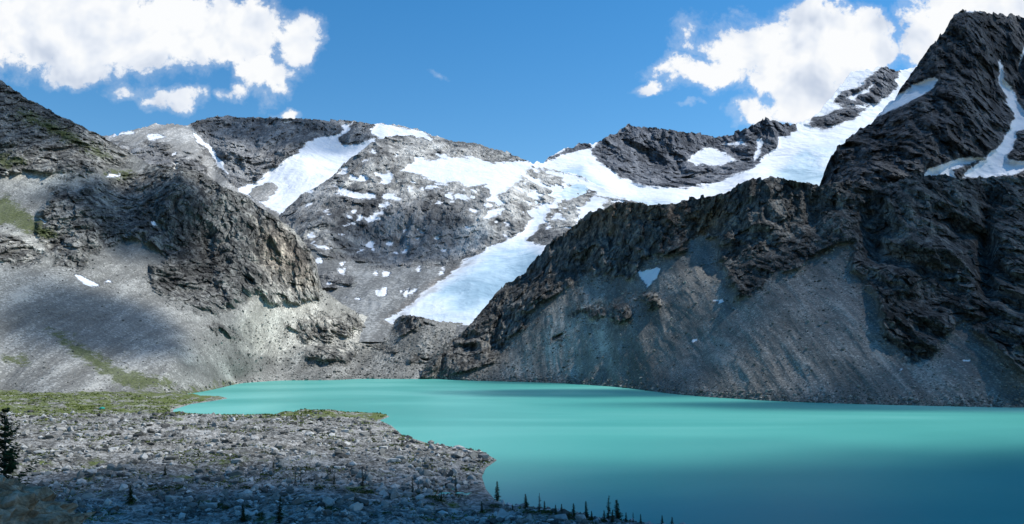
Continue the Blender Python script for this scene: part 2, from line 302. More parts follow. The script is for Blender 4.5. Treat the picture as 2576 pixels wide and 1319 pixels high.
layer('mountain',mat_mid,
 [(600,640),(690,560),(715,530),(760,490),(830,450),(880,400),(930,365),(970,345),(1010,342),(1100,352),(1200,362),(1260,380),(1330,408),(1380,425),(1450,440),(1500,465),(1570,500),(1650,520),(1760,530)],
 [(600,860),(1760,860)],
 [(600,640,2000),(715,530,2150),(830,450,2350),(930,365,2600),(1010,342,2800),(1100,352,2850),(1260,380,2850),(1380,425,2750),(1500,465,2600),(1600,510,2350),(1760,530,2250),
  (950,450,2350),(1100,430,2500),(1250,450,2500),(1300,500,2350),(850,520,2120),(1000,530,2150),(1150,530,2180),(1250,560,2130),(800,620,1850),(900,645,1900),(1000,650,1930),(1150,640,1950),(1240,620,1950),(1400,560,2150),(1350,600,2000),
  (830,720,1600),(950,720,1620),(1050,700,1700),(980,805,1440),(1190,805,1400),(1190,700,1660),(1280,700,1650),(1370,620,1850),(600,860,1350),(1000,860,1350),(1300,860,1330),(1760,860,1350),(1500,600,1950),(1600,700,1700)],
 'rounded grey rock massif dotted with snow patches',
 step=2.0,snow=[
  [(1000,432),(1035,412),(1050,395),(1062,408),(1100,398),(1190,393),(1240,412),(1290,403),(1332,413),(1312,450),(1270,482),(1236,498),(1225,470),(1180,472),(1150,458),(1100,462),(1050,440)],
  [(958,440),(985,428),(990,448),(968,470),(958,462)],[(835,462),(880,478),(940,492),(952,502),(905,500),(850,480)],
  [(1345,415),(1400,432),(1450,438),(1520,470),(1580,505),(1520,500),(1440,452),(1380,440)],
  [(912,546),(940,543),(956,553),(925,560)],[(850,563),(886,560),(870,568)],[(782,616),(820,618),(842,628),(800,628)],
  ell(982,496,24,9),ell(1060,400,10,6),ell(1085,470,18,8),ell(1245,535,26,9,-.3),ell(1240,500,14,7),ell(930,615,9,11),ell(980,617,10,6),ell(800,657,9,6),ell(860,683,13,5,.3),ell(972,687,13,8),ell(953,738,10,10,.5),ell(966,735,8,16,.6),ell(828,712,10,5),ell(858,719,10,5),ell(1025,738,6,10,.3),ell(1110,688,14,5,-.5),ell(1040,735,14,4,-.5),ell(1180,650,14,5,-.4),ell(1100,600,6,5),
  ell(1160,497,22,8,.2),ell(1190,530,12,6,.5),
  [(1385,508),(1392,520),(1372,550),(1345,590),(1328,606),(1372,622),(1400,612),(1360,660),(1300,722),(1260,762),(1210,820),(990,818),(960,808),(1028,770),(1060,740),(1135,686),(1190,644),(1238,614),(1285,602),(1312,582),(1333,556),(1350,530)],
  [(1500,490),(1530,505),(1500,540),(1470,560),(1450,575),(1460,530),(1480,500)],ell(1400,545,14,8,-.5),ell(1375,575,10,5,-.6),ell(1440,500,16,5,-.5)]+specks+specks2,
 smallsnow=[([(880,400),(1000,380),(1330,410),(1560,490),(1500,560),(1380,560),(1280,540),(1000,510),(830,500),(840,455)],.42,.35),([(1330,410),(1600,500),(1500,580),(1360,560),(1300,480)],.2,.3)],
 rock=[[(690,600),(700,520),(1000,320),(1700,480),(1480,620),(1330,620),(1240,620),(1180,652),(1120,668),(1000,670),(900,655),(800,640)],ell(840,705,50,20,n=9)],
 pale=[[(1150,360),(1320,400),(1560,490),(1480,600),(1330,560),(1280,620),(1150,620),(1200,520),(1250,470)],[(900,420),(1000,345),(1200,365),(1330,410),(1280,480),(1000,500),(860,480)],ell(800,600,70,30,n=9)],  # sunlit massif and its pale slabs, sunlight painted into the colour
 brown=[[(970,814),(1028,768),(1135,684),(1200,642),(1205,650),(1140,700),(1065,752),(995,814)]],
 ice=[[(1385,508),(1392,520),(1372,550),(1345,590),(1328,606),(1372,622),(1390,612),(1460,640),(1400,860),(1150,860),(940,850),(960,808),(1028,770),(1060,740),(1135,686),(1190,644),(1238,614),(1285,602),(1312,582),(1333,556),(1350,530)]],
 splitice='white and pale blue glacier tongue filling the valley',
 A=34,L=170,rough=3,seed=23,hum=[([(800,660),(1100,680),(1000,800),(850,740)],10,70)])

layer('mountain',mat_peak,
 [(1980,560),(2060,470),(2075,430),(2090,390),(2130,355),(2200,300),(2260,235),(2300,180),(2330,130),(2370,80),(2400,42),(2420,31),(2450,28),(2490,35),(2530,40),(2576,45),(2700,80),(2900,200),(3100,300)],
 [(1980,600),(3100,600)],
 [(1980,560,1900),(2075,430,2000),(2130,355,2080),(2200,300,2180),(2300,180,2300),(2420,31,2450),(2576,45,2500),(2900,200,2300),(3100,300,2200),(2150,450,1850),(2300,440,1800),(2300,300,2020),(2400,200,2180),(2450,440,1800),(2450,300,1980),(2576,440,1780),(2540,250,2200),(2600,300,2080),(1980,600,1600),(2400,600,1550),(3100,600,1600)],
 'steep black rock peak with a snow gully',
 step=2.2,snow=[
  [(2203,300),(2225,265),(2255,240),(2300,212),(2350,192),(2362,204),(2330,232),(2290,256),(2240,280)],
  [(2513,150),(2522,150),(2530,200),(2556,245),(2590,300),(2590,420),(2560,440),(2500,445),(2425,447),(2440,425),(2478,402),(2515,360),(2545,315),(2550,285),(2528,250),(2515,215)],
  [(2310,442),(2370,414),(2430,394),(2490,396),(2450,412),(2395,428),(2410,450),(2340,450)],[(2405,34),(2450,26),(2470,30),(2420,34)],[(2590,90),(2576,120),(2562,165),(2572,150),(2600,110)]],
 nosnow=[[(2560,330),(2600,320),(2600,410),(2540,400)]],
 allrock=True,A=62,L=190,rough=6,seed=31,bulge=[(2420,150,70,140,60),(2250,330,60,60,30)])

HS=layer('hillside',mat_left,
 [(-500,40),(-300,80),(-60,170),(0,200),(60,245),(120,275),(190,310),(250,340),(290,365),(350,398),(400,425),(440,424),(480,428),(520,442),(560,470),(610,490),(650,520),(700,548),(740,580),(780,630),(795,660),(803,700),(810,725),(850,758),(900,788),(960,808),(990,815),(1005,800),(1030,793),(1060,796),(1085,806),(1150,812),(1260,830),(1400,860)],
 [(-500,1080),(-60,1050),(200,1045),(400,1030),(480,1012),(600,990),(700,980),(900,975),(1080,975),(1400,985)],
 [(-500,40,1250),(-500,600,850),(-500,1080,480),(-200,900,640),(0,200,1300),(120,275,1300),(250,340,1320),(350,398,1330),(420,424,1270),(560,470,1290),(700,548,1340),(795,660,1370),(810,725,1370),(900,788,1420),(980,814,1440),(1030,795,1400),(1150,812,1390),(1400,860,1350),
  (0,430,1060),(0,560,950),(0,650,860),(0,850,735),(0,1000,650),(0,1050,600),(200,1045,610),(250,1000,665),(430,990,731),(510,986,805),(600,966,1000),(700,958.5,1105),(900,954,1175),(1080,954,1178),(1400,965,1030),
  (200,430,1130),(300,520,1120),(450,500,1210),(450,600,1160),(330,600,1060),(200,600,990),(400,700,1020),(250,750,890),(550,650,1170),(500,780,1000),(700,650,1290),(700,740,1225),(620,790,1110),(650,850,1130),(560,860,990),(250,850,790),(450,900,810),(530,930,890),(600,940,1020),(700,920,1150),(800,850,1260),(1000,850,1340),(1000,900,1270),(850,910,1210),(1150,880,1280),(900,975,1120),(600,990,930),(1080,975,1120)],
 'grey scree hillside with a dark rock buttress and green patches',
 step=1.9,snow=[[(188,690),(215,698),(252,716),(236,722),(206,712)],[(262,702),(275,703),(283,711),(266,712)],[(258,443),(285,440),(306,441),(290,448),(265,448)],ell(385,560,7,5,.5),ell(105,560,8,3,.6)],
 rock=[[(330,440),(400,420),(520,435),(620,490),(700,545),(790,640),(805,720),(800,760),(700,770),(640,740),(560,790),(450,760),(380,730),(370,690),(420,640),(360,600),(250,620),(200,680),(120,640),(80,560),(130,480),(250,460)],[(-60,600),(30,590),(110,640),(60,660),(-60,650)],[(995,828),(1005,797),(1058,792),(1090,822),(1030,830)],[(770,905),(820,872),(900,890),(880,912),(800,912)],[(720,830),(790,795),(900,805),(950,830),(860,848),(770,852)],[(-500,0),(0,180),(250,330),(330,400),(200,440),(0,430),(-500,500)],
  ell(1060,905,30,8),ell(960,880,40,6,n=9),ell(560,830,26,7,.3)],
 green=[[(-60,485),(20,495),(80,540),(145,590),(110,605),(30,570),(-60,550)],[(120,835),(170,842),(230,882),(290,922),(420,955),(440,982),(320,978),(250,938),(185,892)],ell(40,905,36,12),[(0,1000),(400,985),(560,972),(480,1040),(0,1060)],ell(20,405,46,16),ell(150,330,60,16,.5,n=9),ell(80,300,50,14,.5,n=9),ell(240,380,50,12,.4,n=9),ell(300,440,40,10),ell(566,966,26,7)],
 brown=[[(650,560),(720,570),(790,640),(800,720),(740,720),(680,690),(640,640)]],
 pale=[[(640,550),(740,590),(800,720),(960,820),(940,880),(780,880),(700,900),(620,870),(610,780),(650,700)],ell(30,620,90,30,n=9),ell(100,440,120,20,n=9),ell(920,860,30,12)],  # pale slabs, with the sunlit flank and scree bands painted lighter
 A=24,L=90,rough=3,seed=43,hum=[([(740,820),(820,800),(960,815),(1180,830),(1120,930),(900,945),(760,930)],6,40)],bulge=[(450,520,110,90,25),(640,600,70,80,15),(300,560,40,100,-25),(820,890,60,16,18),(1050,900,60,14,12),(520,640,30,80,-25)],screeamp=.6)

CL=layer('cliff',mat_cliff,
 [(1040,975),(1062,945),(1075,915),(1100,888),(1130,862),(1170,830),(1200,800),(1230,760),(1270,718),(1320,688),(1345,655),(1390,605),(1440,572),(1480,540),(1530,518),(1580,508),(1640,517),(1700,515),(1740,498),(1800,495),(1850,470),(1890,450),(1940,450),(2000,455),(2060,466),(2130,456),(2200,466),(2260,458),(2300,440),(2370,442),(2430,450),(2500,446),(2576,450),(2750,430),(3050,400)],
 [(1040,982),(1150,980),(1420,988),(1560,998),(1700,1015),(1870,1028),(2100,1040),(2300,1046),(2576,1055),(3050,1060)],
 [(1062,945,1190),(1100,890,1230),(1170,830,1300),(1230,760,1370),(1320,688,1380),(1390,605,1370),(1480,540,1330),(1580,508,1260),(1700,515,1190),(1800,495,1130),(1890,450,1080),(2060,466,1010),(2300,440,950),(2576,450,900),(3050,400,880),
  (1100,954,1172),(1180,958,1108),(1300,961,1064),(1420,965,1011),(1560,975,899),(1700,992,756),(1870,1005,674),(2100,1015,622),(2300,1020,599),(2576,1026,574),(3050,1035,539),
  (1040,982,1150),(1420,988,990),(1700,1015,740),(2100,1040,610),(2576,1055,560),(3050,1060,530),
  (1250,880,1190),(1300,850,1180),(1350,760,1230),(1450,700,1210),(1560,850,995),(1560,700,1130),(1560,620,1190),(1700,850,880),(1700,700,1010),(1740,600,1100),(1900,850,755),(1900,720,850),(1950,600,960),(2100,800,735),(2100,620,880),(2300,880,670),(2300,700,790),(2300,560,880),(2500,850,660),(2500,650,790),(2576,900,630),(3050,800,620)],
 'dark jagged rock cliff above long grey scree slopes',
 step=1.8,snow=[[(1602,680),(1630,678),(1657,672),(1650,705),(1630,727),(1618,715),(1606,698)],[(1793,756),(1812,753),(1822,760),(1805,764)],ell(1748,858,8,5),ell(2262,932,14,4,-.3),ell(2434,903,9,3)],
 rock=[[(1030,960),(1062,940),(1200,780),(1390,590),(1580,480),(2000,430),(3050,380),(3050,950),(2700,960),(2576,945),(2500,880),(2450,830),(2420,800),(2380,850),(2340,900),(2290,915),(2235,860),(2200,760),(2150,680),(2140,610),(2080,620),(2020,660),(1960,700),(1900,740),(1860,755),(1830,700),(1800,600),(1760,590),(1700,640),(1620,650),(1600,700),(1500,690),(1400,735),(1330,795),(1290,855),(1250,905),(1180,938),(1100,950)],ell(1480,790,42,18,n=9),ell(1560,780,28,22),ell(1400,850,18,10),ell(1640,760,22,14)],
 brown=[[(1480,520),(1580,500),(1700,515),(1840,490),(1830,560),(1760,620),(1700,560),(1600,560),(1500,600),(1400,640)]],
 pale=[[(1290,900),(1400,780),(1520,760),(1540,900),(1480,950),(1280,950)]],  # sunlit part of the scree, painted lighter
 A=27,L=95,rough=5,seed=57,bulge=[(1930,560,60,110,30),(2120,520,40,90,15),(2190,560,30,130,-30),(2320,600,80,160,35),(2480,620,20,150,-35),(2560,640,50,160,20),(1790,600,30,80,-30),(1660,570,50,50,18),(2050,540,20,90,-20),(1860,520,20,70,-15)],screeamp=.9)

# ------------------------------------------------------------------ foreground ground
def w(x,y): D=F*H/(y-YH); return ((x-CX)/F*D,D)
shore=[w(*p) for p in [(200,960),(420,962),(600,966),(560,975),(510,986),(560,996),(572,1003),(530,1010),(480,1017),(437,1030),(430,1045),(540,1046),(640,1047),(850,1041),(960,1042),(980,1048),(955,1058),(985,1072),(1012,1095),(1080,1117),(1150,1127),(1215,1137),(1250,1158),(1222,1178),(1212,1200),(1222,1230),(1245,1258),(1290,1276),(1400,1292),(1500,1308),(1620,1318),(1730,1330),(1900,1390),(2200,1600)]]
shore+= [(70,60),(90,-60),(-900,-60),(-900,1080)]
def gh(X,Y):
    X=np.asarray(X,float);Y=np.asarray(Y,float); d=sdf(X,Y,shore)
    di=np.clip(d,0,None); m=np.clip(di/14,0,1)
    z=np.where(d>0,3.6*(1-np.exp(-di/26))+.25*np.clip(di,0,1.5),d*.25)
    z=z+m*(3.0*fbm(X/42,Y/42,X*0,3,91)+1.0*fbm(X/9,Y/9,X*0,3,95))
    r=np.clip(1-Y/172,0,1.3); z=z+36*r**1.5*np.clip((d+10)/40,0,1)
    md=np.exp(-((X+49)/10)**2-((Y-68)/12)**2)
    z=z+8*md
    z=z+np.clip((-X-250)/200,0,2)*7*np.clip((760-Y)/150,0,1)
    z=z-np.clip((Y-700)/60,0,1)*6
    return z
nr,na=640,640
Yr=np.exp(np.linspace(math.log(22),math.log(900),nr)); U=np.linspace(-.95,.45,na)
YY=np.repeat(Yr[None],na,0); XX=U[:,None]*YY
d0=sdf(XX,YY,shore); ZZ=gh(XX,YY)
ZZ=ZZ+np.clip(d0/5,0,1)*(.3*np.abs(fbm(XX/2.2,YY/2.2,XX*0,3,99))+.3*facet(XX/3.0,YY/3.0,XX*0,103))
mat_ground,t,b,_=newmat('moraine_rubble')
co=t.new('ShaderNodeTexCoord').outputs['Object']
v1=t.voro(co,.7); s1=t.new('ShaderNodeSeparateColor'); t.l.new(v1,s1.inputs[0])
v2=t.voro(co,1.9); s2=t.new('ShaderNodeSeparateColor'); t.l.new(v2,s2.inputs[0])
n1=t.noise(co,.05,6,.68); n2=t.noise(co,.8,5,.7)
vv=t.math('ADD',t.math('MULTIPLY',s1.outputs[0],.32),t.math('ADD',t.math('MULTIPLY',s2.outputs[0],.3),t.math('MULTIPLY',n1,.9)))
gc=t.ramp(vv,[(.46,(.055,.053,.046)),(.70,(.185,.179,.158)),(1.0,(.5,.485,.445))])
gm=t.smooth(t.math('ADD',t.attr('green'),t.math('MULTIPLY',t.math('SUBTRACT',t.noise(co,.09,7,.75),.5),6.0)),0,.7)
gcol=t.ramp(n2,[(.3,(.065,.085,.018)),(.7,(.19,.235,.05))])
gc=t.mix(t.math('MULTIPLY',gm,.85),gc,gcol)
t.l.new(gc,b.inputs['Base Color'])
bu=t.new('ShaderNodeBump'); bu.inputs['Strength'].default_value=1; bu.inputs['Distance'].default_value=.5
t.l.new(t.math('ADD',s1.outputs[0],t.math('MULTIPLY',n2,1.8)),bu.inputs['Height']); t.l.new(bu.outputs[0],b.inputs['Normal'])
grn=-.9+0*XX
grn=np.where(YY>455,.55,grn); grn=np.where((YY>360)&(YY<=455),-.25,grn); grn=np.where(YY<300,-.3,grn); grn=np.where(d0<1.5,-1.5,grn)
grn=np.where((YY>465)&(d0>1)&(d0<9)&(XX>-230),1.4,grn)
make_obj('ground',np.stack([XX,YY,ZZ],-1).reshape(-1,3),gridfaces(na,nr),mat_ground,{'green':grn.ravel()},kind='structure',label='rocky grey moraine ground with patches of grass',category='ground')
mb,t,b,_=newmat('valley_floor'); co=t.new('ShaderNodeTexCoord').outputs['Object']; t.l.new(t.ramp(t.noise(co,.01,8,.7),[(.3,(.06,.06,.055)),(.7,(.17,.17,.16))]),b.inputs['Base Color'])
make_obj('valley_floor',[(-20000,-12000,-14),(20000,-12000,-14),(20000,28000,-14),(-20000,28000,-14)],[[0,1,2,3]],mb,kind='structure',label='bare grey rock valley floor beneath the lake',category='ground')

# ------------------------------------------------------------------ lake
ml,t,b,_=newmat('glacial_water'); co=t.new('ShaderNodeTexCoord').outputs['Object']
lc=t.ramp(t.noise(t.scalevec(co,(.7,1.1,1)),.005,3,.5,1.0),[(.3,(.075,.345,.29)),(.5,(.10,.41,.345)),(.7,(.18,.53,.45))])
t.l.new(lc,b.inputs['Base Color']); b.inputs['Roughness'].default_value=.35; b.inputs['Specular IOR Level'].default_value=.12; b.inputs['IOR'].default_value=1.33
bu=t.new('ShaderNodeBump'); bu.inputs['Strength'].default_value=.35; bu.inputs['Distance'].default_value=.25
t.l.new(t.math('ADD',t.noise(t.scalevec(co,(1,1.6,1),rot=(0,0,.4)),.55,5,.6),t.math('MULTIPLY',t.noise(co,.05,3,.5),2.0)),bu.inputs['Height']); t.l.new(bu.outputs[0],b.inputs['Normal'])
make_obj('lake',[(-700,-200,0),(1200,-200,0),(1200,1300,0),(-700,1300,0)],[[0,1,2,3]],ml,kind='structure',label='opaque turquoise glacial lake with calm rippled water',category='lake')

# ------------------------------------------------------------------ rocks
def ico(sub):
    import bmesh
    bm=bmesh.new(); bmesh.ops.create_icosphere(bm,subdivisions=sub,radius=1); V=np.array([v.co[:] for v in bm.verts]); Fc=np.array([[v.index for v in f.verts] for f in bm.faces]); bm.free(); return V,Fc
def rockmat(name,cs):
    mr,t,b,_=newmat(name); co=t.new('ShaderNodeTexCoord').outputs['Object']
    geo=t.new('ShaderNodeNewGeometry').outputs['Random Per Island']; oi=t.new('ShaderNodeObjectInfo').outputs['Random']
    rr=t.math('FRACT',t.math('ADD',geo,oi)); nn=t.noise(co,1.6,5,.7)
    t.l.new(t.ramp(t.math('ADD',t.math('MULTIPLY',rr,.65),t.math('MULTIPLY',nn,.45)),[(.2,cs[0]),(.6,cs[1]),(.95,cs[2])]),b.inputs['Base Color'])
    bu=t.new('ShaderNodeBump'); bu.inputs['Strength'].default_value=.6; bu.inputs['Distance'].default_value=.15; t.l.new(nn,bu.inputs['Height']); t.l.new(bu.outputs[0],b.inputs['Normal'])
    return mr
mr=rockmat('granite_boulder',[(.06,.058,.051),(.23,.224,.2),(.64,.625,.58)])
mr2=rockmat('talus_rock',[(.07,.068,.06),(.2,.194,.172),(.42,.41,.37)])
def cut(V,seed,n=9):
    r=np.random.default_rng(seed); V=V.copy()
    for i in range(n):
        nrm=r.normal(size=3); nrm/=np.linalg.norm(nrm); lim=r.uniform(.35,.75); d=V@nrm; ex=np.clip(d-lim,0,None); V-=ex[:,None]*nrm[None]
    V*=r.uniform(.65,1.3,3)*[1,1,.8]; return V
def scatter(n,y0,y1,pw=1.0,dmin=1.0):
    out=[]
    while len(out)<n:
        Y=y0*(y1/y0)**(RNG.random(n)**pw); U=RNG.uniform(-.72,.28,n); X=U*Y
        d=sdf(X,Y,shore); clump=fbm(X/18,Y/18,X*0,3,77)
        ok=(d>dmin)&(RNG.random(n)<np.clip(.5+clump*1.8,.02,1))
        out+=list(zip(X[ok],Y[ok]))
    return np.array(out[:n])
V0,F0=ico(1)
bases=[cut(V0,i,8) for i in range(24)]
def rubble(P,zz,sz,mat,label):
    N=len(P); VV=np.zeros((N,len(V0),3)); ang=RNG.uniform(0,6.28,N)
    for i in range(N):
        bv=bases[i%24]; c,s=math.cos(ang[i]),math.sin(ang[i])
        VV[i,:,0]=(bv[:,0]*c-bv[:,1]*s)*sz[i]+P[i,0]; VV[i,:,1]=(bv[:,0]*s+bv[:,1]*c)*sz[i]+P[i,1]; VV[i,:,2]=bv[:,2]*sz[i]+zz[i]+sz[i]*.15
    FF=(F0[None]+(np.arange(N)*len(V0))[:,None,None]).reshape(-1,3)
    make_obj('rubble',VV.reshape(-1,3),FF,mat,smooth=False,kind='stuff',label=label,category='rocks')
N=30000; P=scatter(N,130,470); zz=gh(P[:,0],P[:,1])
sz=np.clip(np.exp(RNG.normal(-1.3,.85,N)),.1,2.0)*np.clip(P[:,1]/230,.7,1.25)
rubble(P,zz,sz,mr,'loose grey granite rubble covering the moraine')
def talus(R,n,shoreline,label,xlo=-1e9,extra=None):
    fr,rk,sn,PX,PY=R; V=fr.reshape(-1,3); r=rk.ravel(); s=sn.ravel(); px=PX.ravel()
    p=np.where((r<2)&(s<-3)&(V[:,2]>.1),1.0,0.0); p*=.14+np.exp(-np.clip(V[:,2],0,None)/shoreline)*1.5+.6*np.exp(-np.abs(r+6)/8)+(0 if extra is None else extra*(multi(PX,PY,[[(480,830),(700,800),(960,815),(1180,830),(1120,930),(900,945),(560,940)]]).ravel()>0))
    p*=(px>-60)&(px<2640)&(px>xlo)
    idx=RNG.choice(len(V),n,p=p/p.sum()); P=V[idx]+RNG.normal(0,.6,(n,3))*[1,0,0]
    sz=np.clip(np.exp(RNG.normal(-.55,.55,n)),.25,2.6)*np.where(V[idx,2]<6,1.3,1)*np.clip(V[idx,1]/800,.8,1.3)
    rubble(P[:,:2],P[:,2]-sz*.1,sz,mr2,label)
talus(CL,16000,5,'fallen rock debris lying on the scree beside the lake')
talus(HS,12000,6,'scattered stones on the grey scree hillside',extra=.8)
V2,F2=ico(3); bm_=[]
for i in range(10):
    v=cut(V2,100+i,14); v=v*(1+.05*fbm(V2[:,0]*2,V2[:,1]*2,V2[:,2]*2+i,3,i))[:,None]
    o=make_obj('boulder',v,F2,mr,smooth=False); bm_.append(o.data); bpy.data.objects.remove(o)
def hit(x,y):
    Y=np.linspace(30,900,6000); X=(x-CX)/F*Y; z=H-(y-YH)/F*Y; g=gh(X,Y); k=np.argmax(g>=z); return X[k],Y[k],g[k]
def boulder(X,Y,s,label):
    o=bpy.data.objects.new('boulder',random.choice(bm_)); COL.objects.link(o); o.location=(X,Y,float(gh(X,Y))+s*.2); o.scale=(s*random.uniform(.8,1.3),s*random.uniform(.8,1.2),s*random.uniform(.7,1.1)); o.rotation_euler=(random.uniform(-.3,.3),random.uniform(-.3,.3),random.uniform(0,6.3))
    o['label']=label; o['category']='boulder'; o['group']='boulders scattered over the moraine'
PB=scatter(285,162,310)
for X,Y in PB: boulder(X,Y,min(2.6,math.exp(random.gauss(0,.45))),'angular grey granite boulder resting on rubble')
for x,y,s in [(1282,1258,1.7),(205,1215,2.4),(225,1255,2.0),(185,1245,1.8),(290,1285,1.7),(1000,1300,1.5),(730,1240,1.6),(1640,1312,1.2),(530,1205,1.6),(120,1195,1.6)]:
    X,Y,Z=hit(x,y); boulder(X,Y,s,'large pale grey granite boulder standing above the rubble')
mo,t,b,_=newmat('rusty_brown_rock'); co=t.new('ShaderNodeTexCoord').outputs['Object']; oc=t.noise(co,.5,9,.78,.4)
t.l.new(t.ramp(oc,[(.36,(.11,.065,.038)),(.46,(.36,.23,.14)),(.56,(.56,.4,.27)),(.7,(.75,.64,.53))]),b.inputs['Base Color'])
bu=t.new('ShaderNodeBump'); bu.inputs['Strength'].default_value=.8; bu.inputs['Distance'].default_value=.6; t.l.new(oc,bu.inputs['Height']); t.l.new(bu.outputs[0],b.inputs['Normal'])
V5,F5=ico(6); v=V5*1.0
r=np.random.default_rng(5)
for i in range(16):
    nrm=r.normal(size=3); nrm/=np.linalg.norm(nrm); d=v@nrm; ex=np.clip(d-r.uniform(.6,.85),0,None); v=v-ex[:,None]*nrm[None]
q=v*[11.5,9,8]
q=q*(1+.12*facet(q[:,0]/2.5,q[:,1]/2.5,q[:,2]/1.6,5)+.05*facet(q[:,0]/.8,q[:,1]/.8,q[:,2]/.5,6)+.06*fbm(q[:,0]/2,q[:,1]/2,q[:,2]/2,5,8))[:,None]
o=make_obj('rock_outcrop',q,F5,mo,smooth=False,label='rusty brown rock outcrop at the foot of a pine',category='rock'); o.location=(-46,63,24.6); o.rotation_euler=(0,.12,.3)

# ------------------------------------------------------------------ vegetation
mn,t,b,_=newmat('conifer_needles'); g=t.new('ShaderNodeNewGeometry').outputs['Random Per Island']
t.l.new(t.ramp(g,[(0,(.012,.022,.01)),(.6,(.028,.048,.018)),(1,(.06,.085,.03))]),b.inputs['Base Color'])
mk,t,b,_=newmat('bark'); co=t.new('ShaderNodeTexCoord').outputs['Object']; t.l.new(t.ramp(t.noise(co,6,4),[(.3,(.05,.04,.032)),(.7,(.14,.12,.1))]),b.inputs['Base Color'])
ms,t,b,_=newmat('shrub_leaves'); g=t.new('ShaderNodeNewGeometry').outputs['Random Per Island']
t.l.new(t.ramp(g,[(0,(.015,.027,.008)),(.6,(.05,.07,.016)),(1,(.12,.15,.035))]),b.inputs['Base Color'])
mgx,t,b,_=newmat('grass_blades'); g=t.new('ShaderNodeNewGeometry').outputs['Random Per Island']
t.l.new(t.ramp(g,[(0,(.06,.08,.018)),(.6,(.14,.175,.035)),(1,(.23,.25,.08))]),b.inputs['Base Color'])
def conifer(seed,levels=26,br=8,sub=7,wid=.2,gap=.15,var=.5,up=0.0):
    r=random.Random(seed); vs=[];fs=[]
    for i in range(levels):
        tt=(i+.5)/levels; z=.06+.93*tt; R=wid*(1-tt)**.8*(1-var/2+var*r.random())+.012
        for k in range(br):
            if r.random()<gap: continue
            a=r.uniform(0,6.283); L=R*r.uniform(.45,1.2)
            for j in range(sub):
                q=(j+1)/sub; px=L*q; dz=(-.35+up)*L*q+(.25+up)*L*q*q+r.uniform(-.01,.01); s=(.018+.022*(1-tt))*(1.2-.5*q)*(8/sub)**.3
                cx=math.cos(a)*px+r.uniform(-s,s); cy=math.sin(a)*px+r.uniform(-s,s); cz=z+dz
                da=a+r.uniform(-1.2,1.2); dx,dy=math.cos(da)*s*1.5,math.sin(da)*s*1.5; ex,ey=-math.sin(da)*s*.45,math.cos(da)*s*.45; tz=r.uniform(-.6,.3)*s
                n=len(vs); vs+= [(cx-ex,cy-ey,cz-s*.3),(cx+dx,cy+dy,cz+tz),(cx+ex,cy+ey,cz+s*.3),(cx-dx*.5,cy-dy*.5,cz+.2*s)]; fs.append((n,n+1,n+2,n+3))
    o=make_obj('crown',vs,fs,mn,smooth=False); me=o.data; bpy.data.objects.remove(o)
    vs=[];fs=[];K=7;M=8
    for i in range(M+1):
        q=i/M; R=.022*(1-q)**.9+.003; ox=.008*math.sin(q*5+seed); 
        for k in range(K): vs.append((R*math.cos(6.283*k/K)+ox,R*math.sin(6.283*k/K),-.04+q*1.03))
    for i in range(M):
        for k in range(K): fs.append((i*K+k,i*K+(k+1)%K,(i+1)*K+(k+1)%K,(i+1)*K+k))
    o=make_obj('trunk',vs,fs,mk); me2=o.data; bpy.data.objects.remove(o)
    return me,me2
TV=[conifer(i,24,8,6,.17+.02*(i%3),.12) for i in range(4)]; TS=[conifer(20+i,20,5,4,.09,.4) for i in range(3)]; TB=conifer(53,15,9,18,.27,.3,1.0,.5)
def tree(X,Y,h,var,label,wd=1.0):
    e=bpy.data.objects.new('conifer_tree',None); COL.objects.link(e); e.location=(X,Y,float(gh(X,Y))-.05); e.rotation_euler=(random.uniform(-.04,.04),random.uniform(-.04,.04),random.uniform(0,6.3)); e.scale=(h*wd,h*wd,h); e.empty_display_size=.1
    e['label']=label; e['category']='tree'; e['group']='small conifers along the lake shore'
    for nm,me in (('crown',var[0]),('trunk',var[1])):
        c=bpy.data.objects.new(nm,me); COL.objects.link(c); c.parent=e
def treepx(x,y,hp,kind):
    X,Y,Z=hit(x,y); h=hp/F*Y
    if kind=='f': tree(X,Y,h,random.choice(TV),'small dark green subalpine fir among boulders',random.uniform(.85,1.3))
    else: tree(X,Y,h,random.choice(TS),'thin sparse dark fir sapling on rubble',random.uniform(.9,1.2))
for x,y,h,k in [(1250,1262,52,'f'),(1323,1280,38,'f'),(1357,1284,44,'s'),(1370,1288,28,'f'),(1398,1297,28,'f'),(1412,1297,30,'f'),(1443,1302,36,'f'),(1475,1305,45,'f'),(1488,1309,24,'f'),(1530,1312,66,'s'),(1552,1314,58,'f'),(1575,1314,26,'f'),(1593,1316,28,'s'),(1520,1313,30,'f'),(1540,1316,34,'f'),(1665,1322,26,'f'),(1690,1324,24,'f'),(1725,1328,26,'s'),(1612,1320,28,'f'),
   (914,1232,58,'s'),(1148,1248,58,'s'),(1038,1240,44,'s'),(1052,1238,30,'s'),(840,1222,34,'s'),(757,1216,30,'s'),(742,1220,36,'s'),(703,1318,70,'f'),(500,1150,26,'s'),(415,1197,26,'f'),(688,1180,20,'f'),(328,1265,45,'f'),(610,1312,44,'f'),(1212,1290,30,'f'),(1110,1262,26,'f'),(1290,1290,22,'f')]: treepx(x,y,h,k)
Y=71.; X=(10-CX)/F*Y; tree(X,Y,max(3,H+(YH-1022)/F*Y-float(gh(X,Y))),TB,'bushy dark green pine on the brown mound')
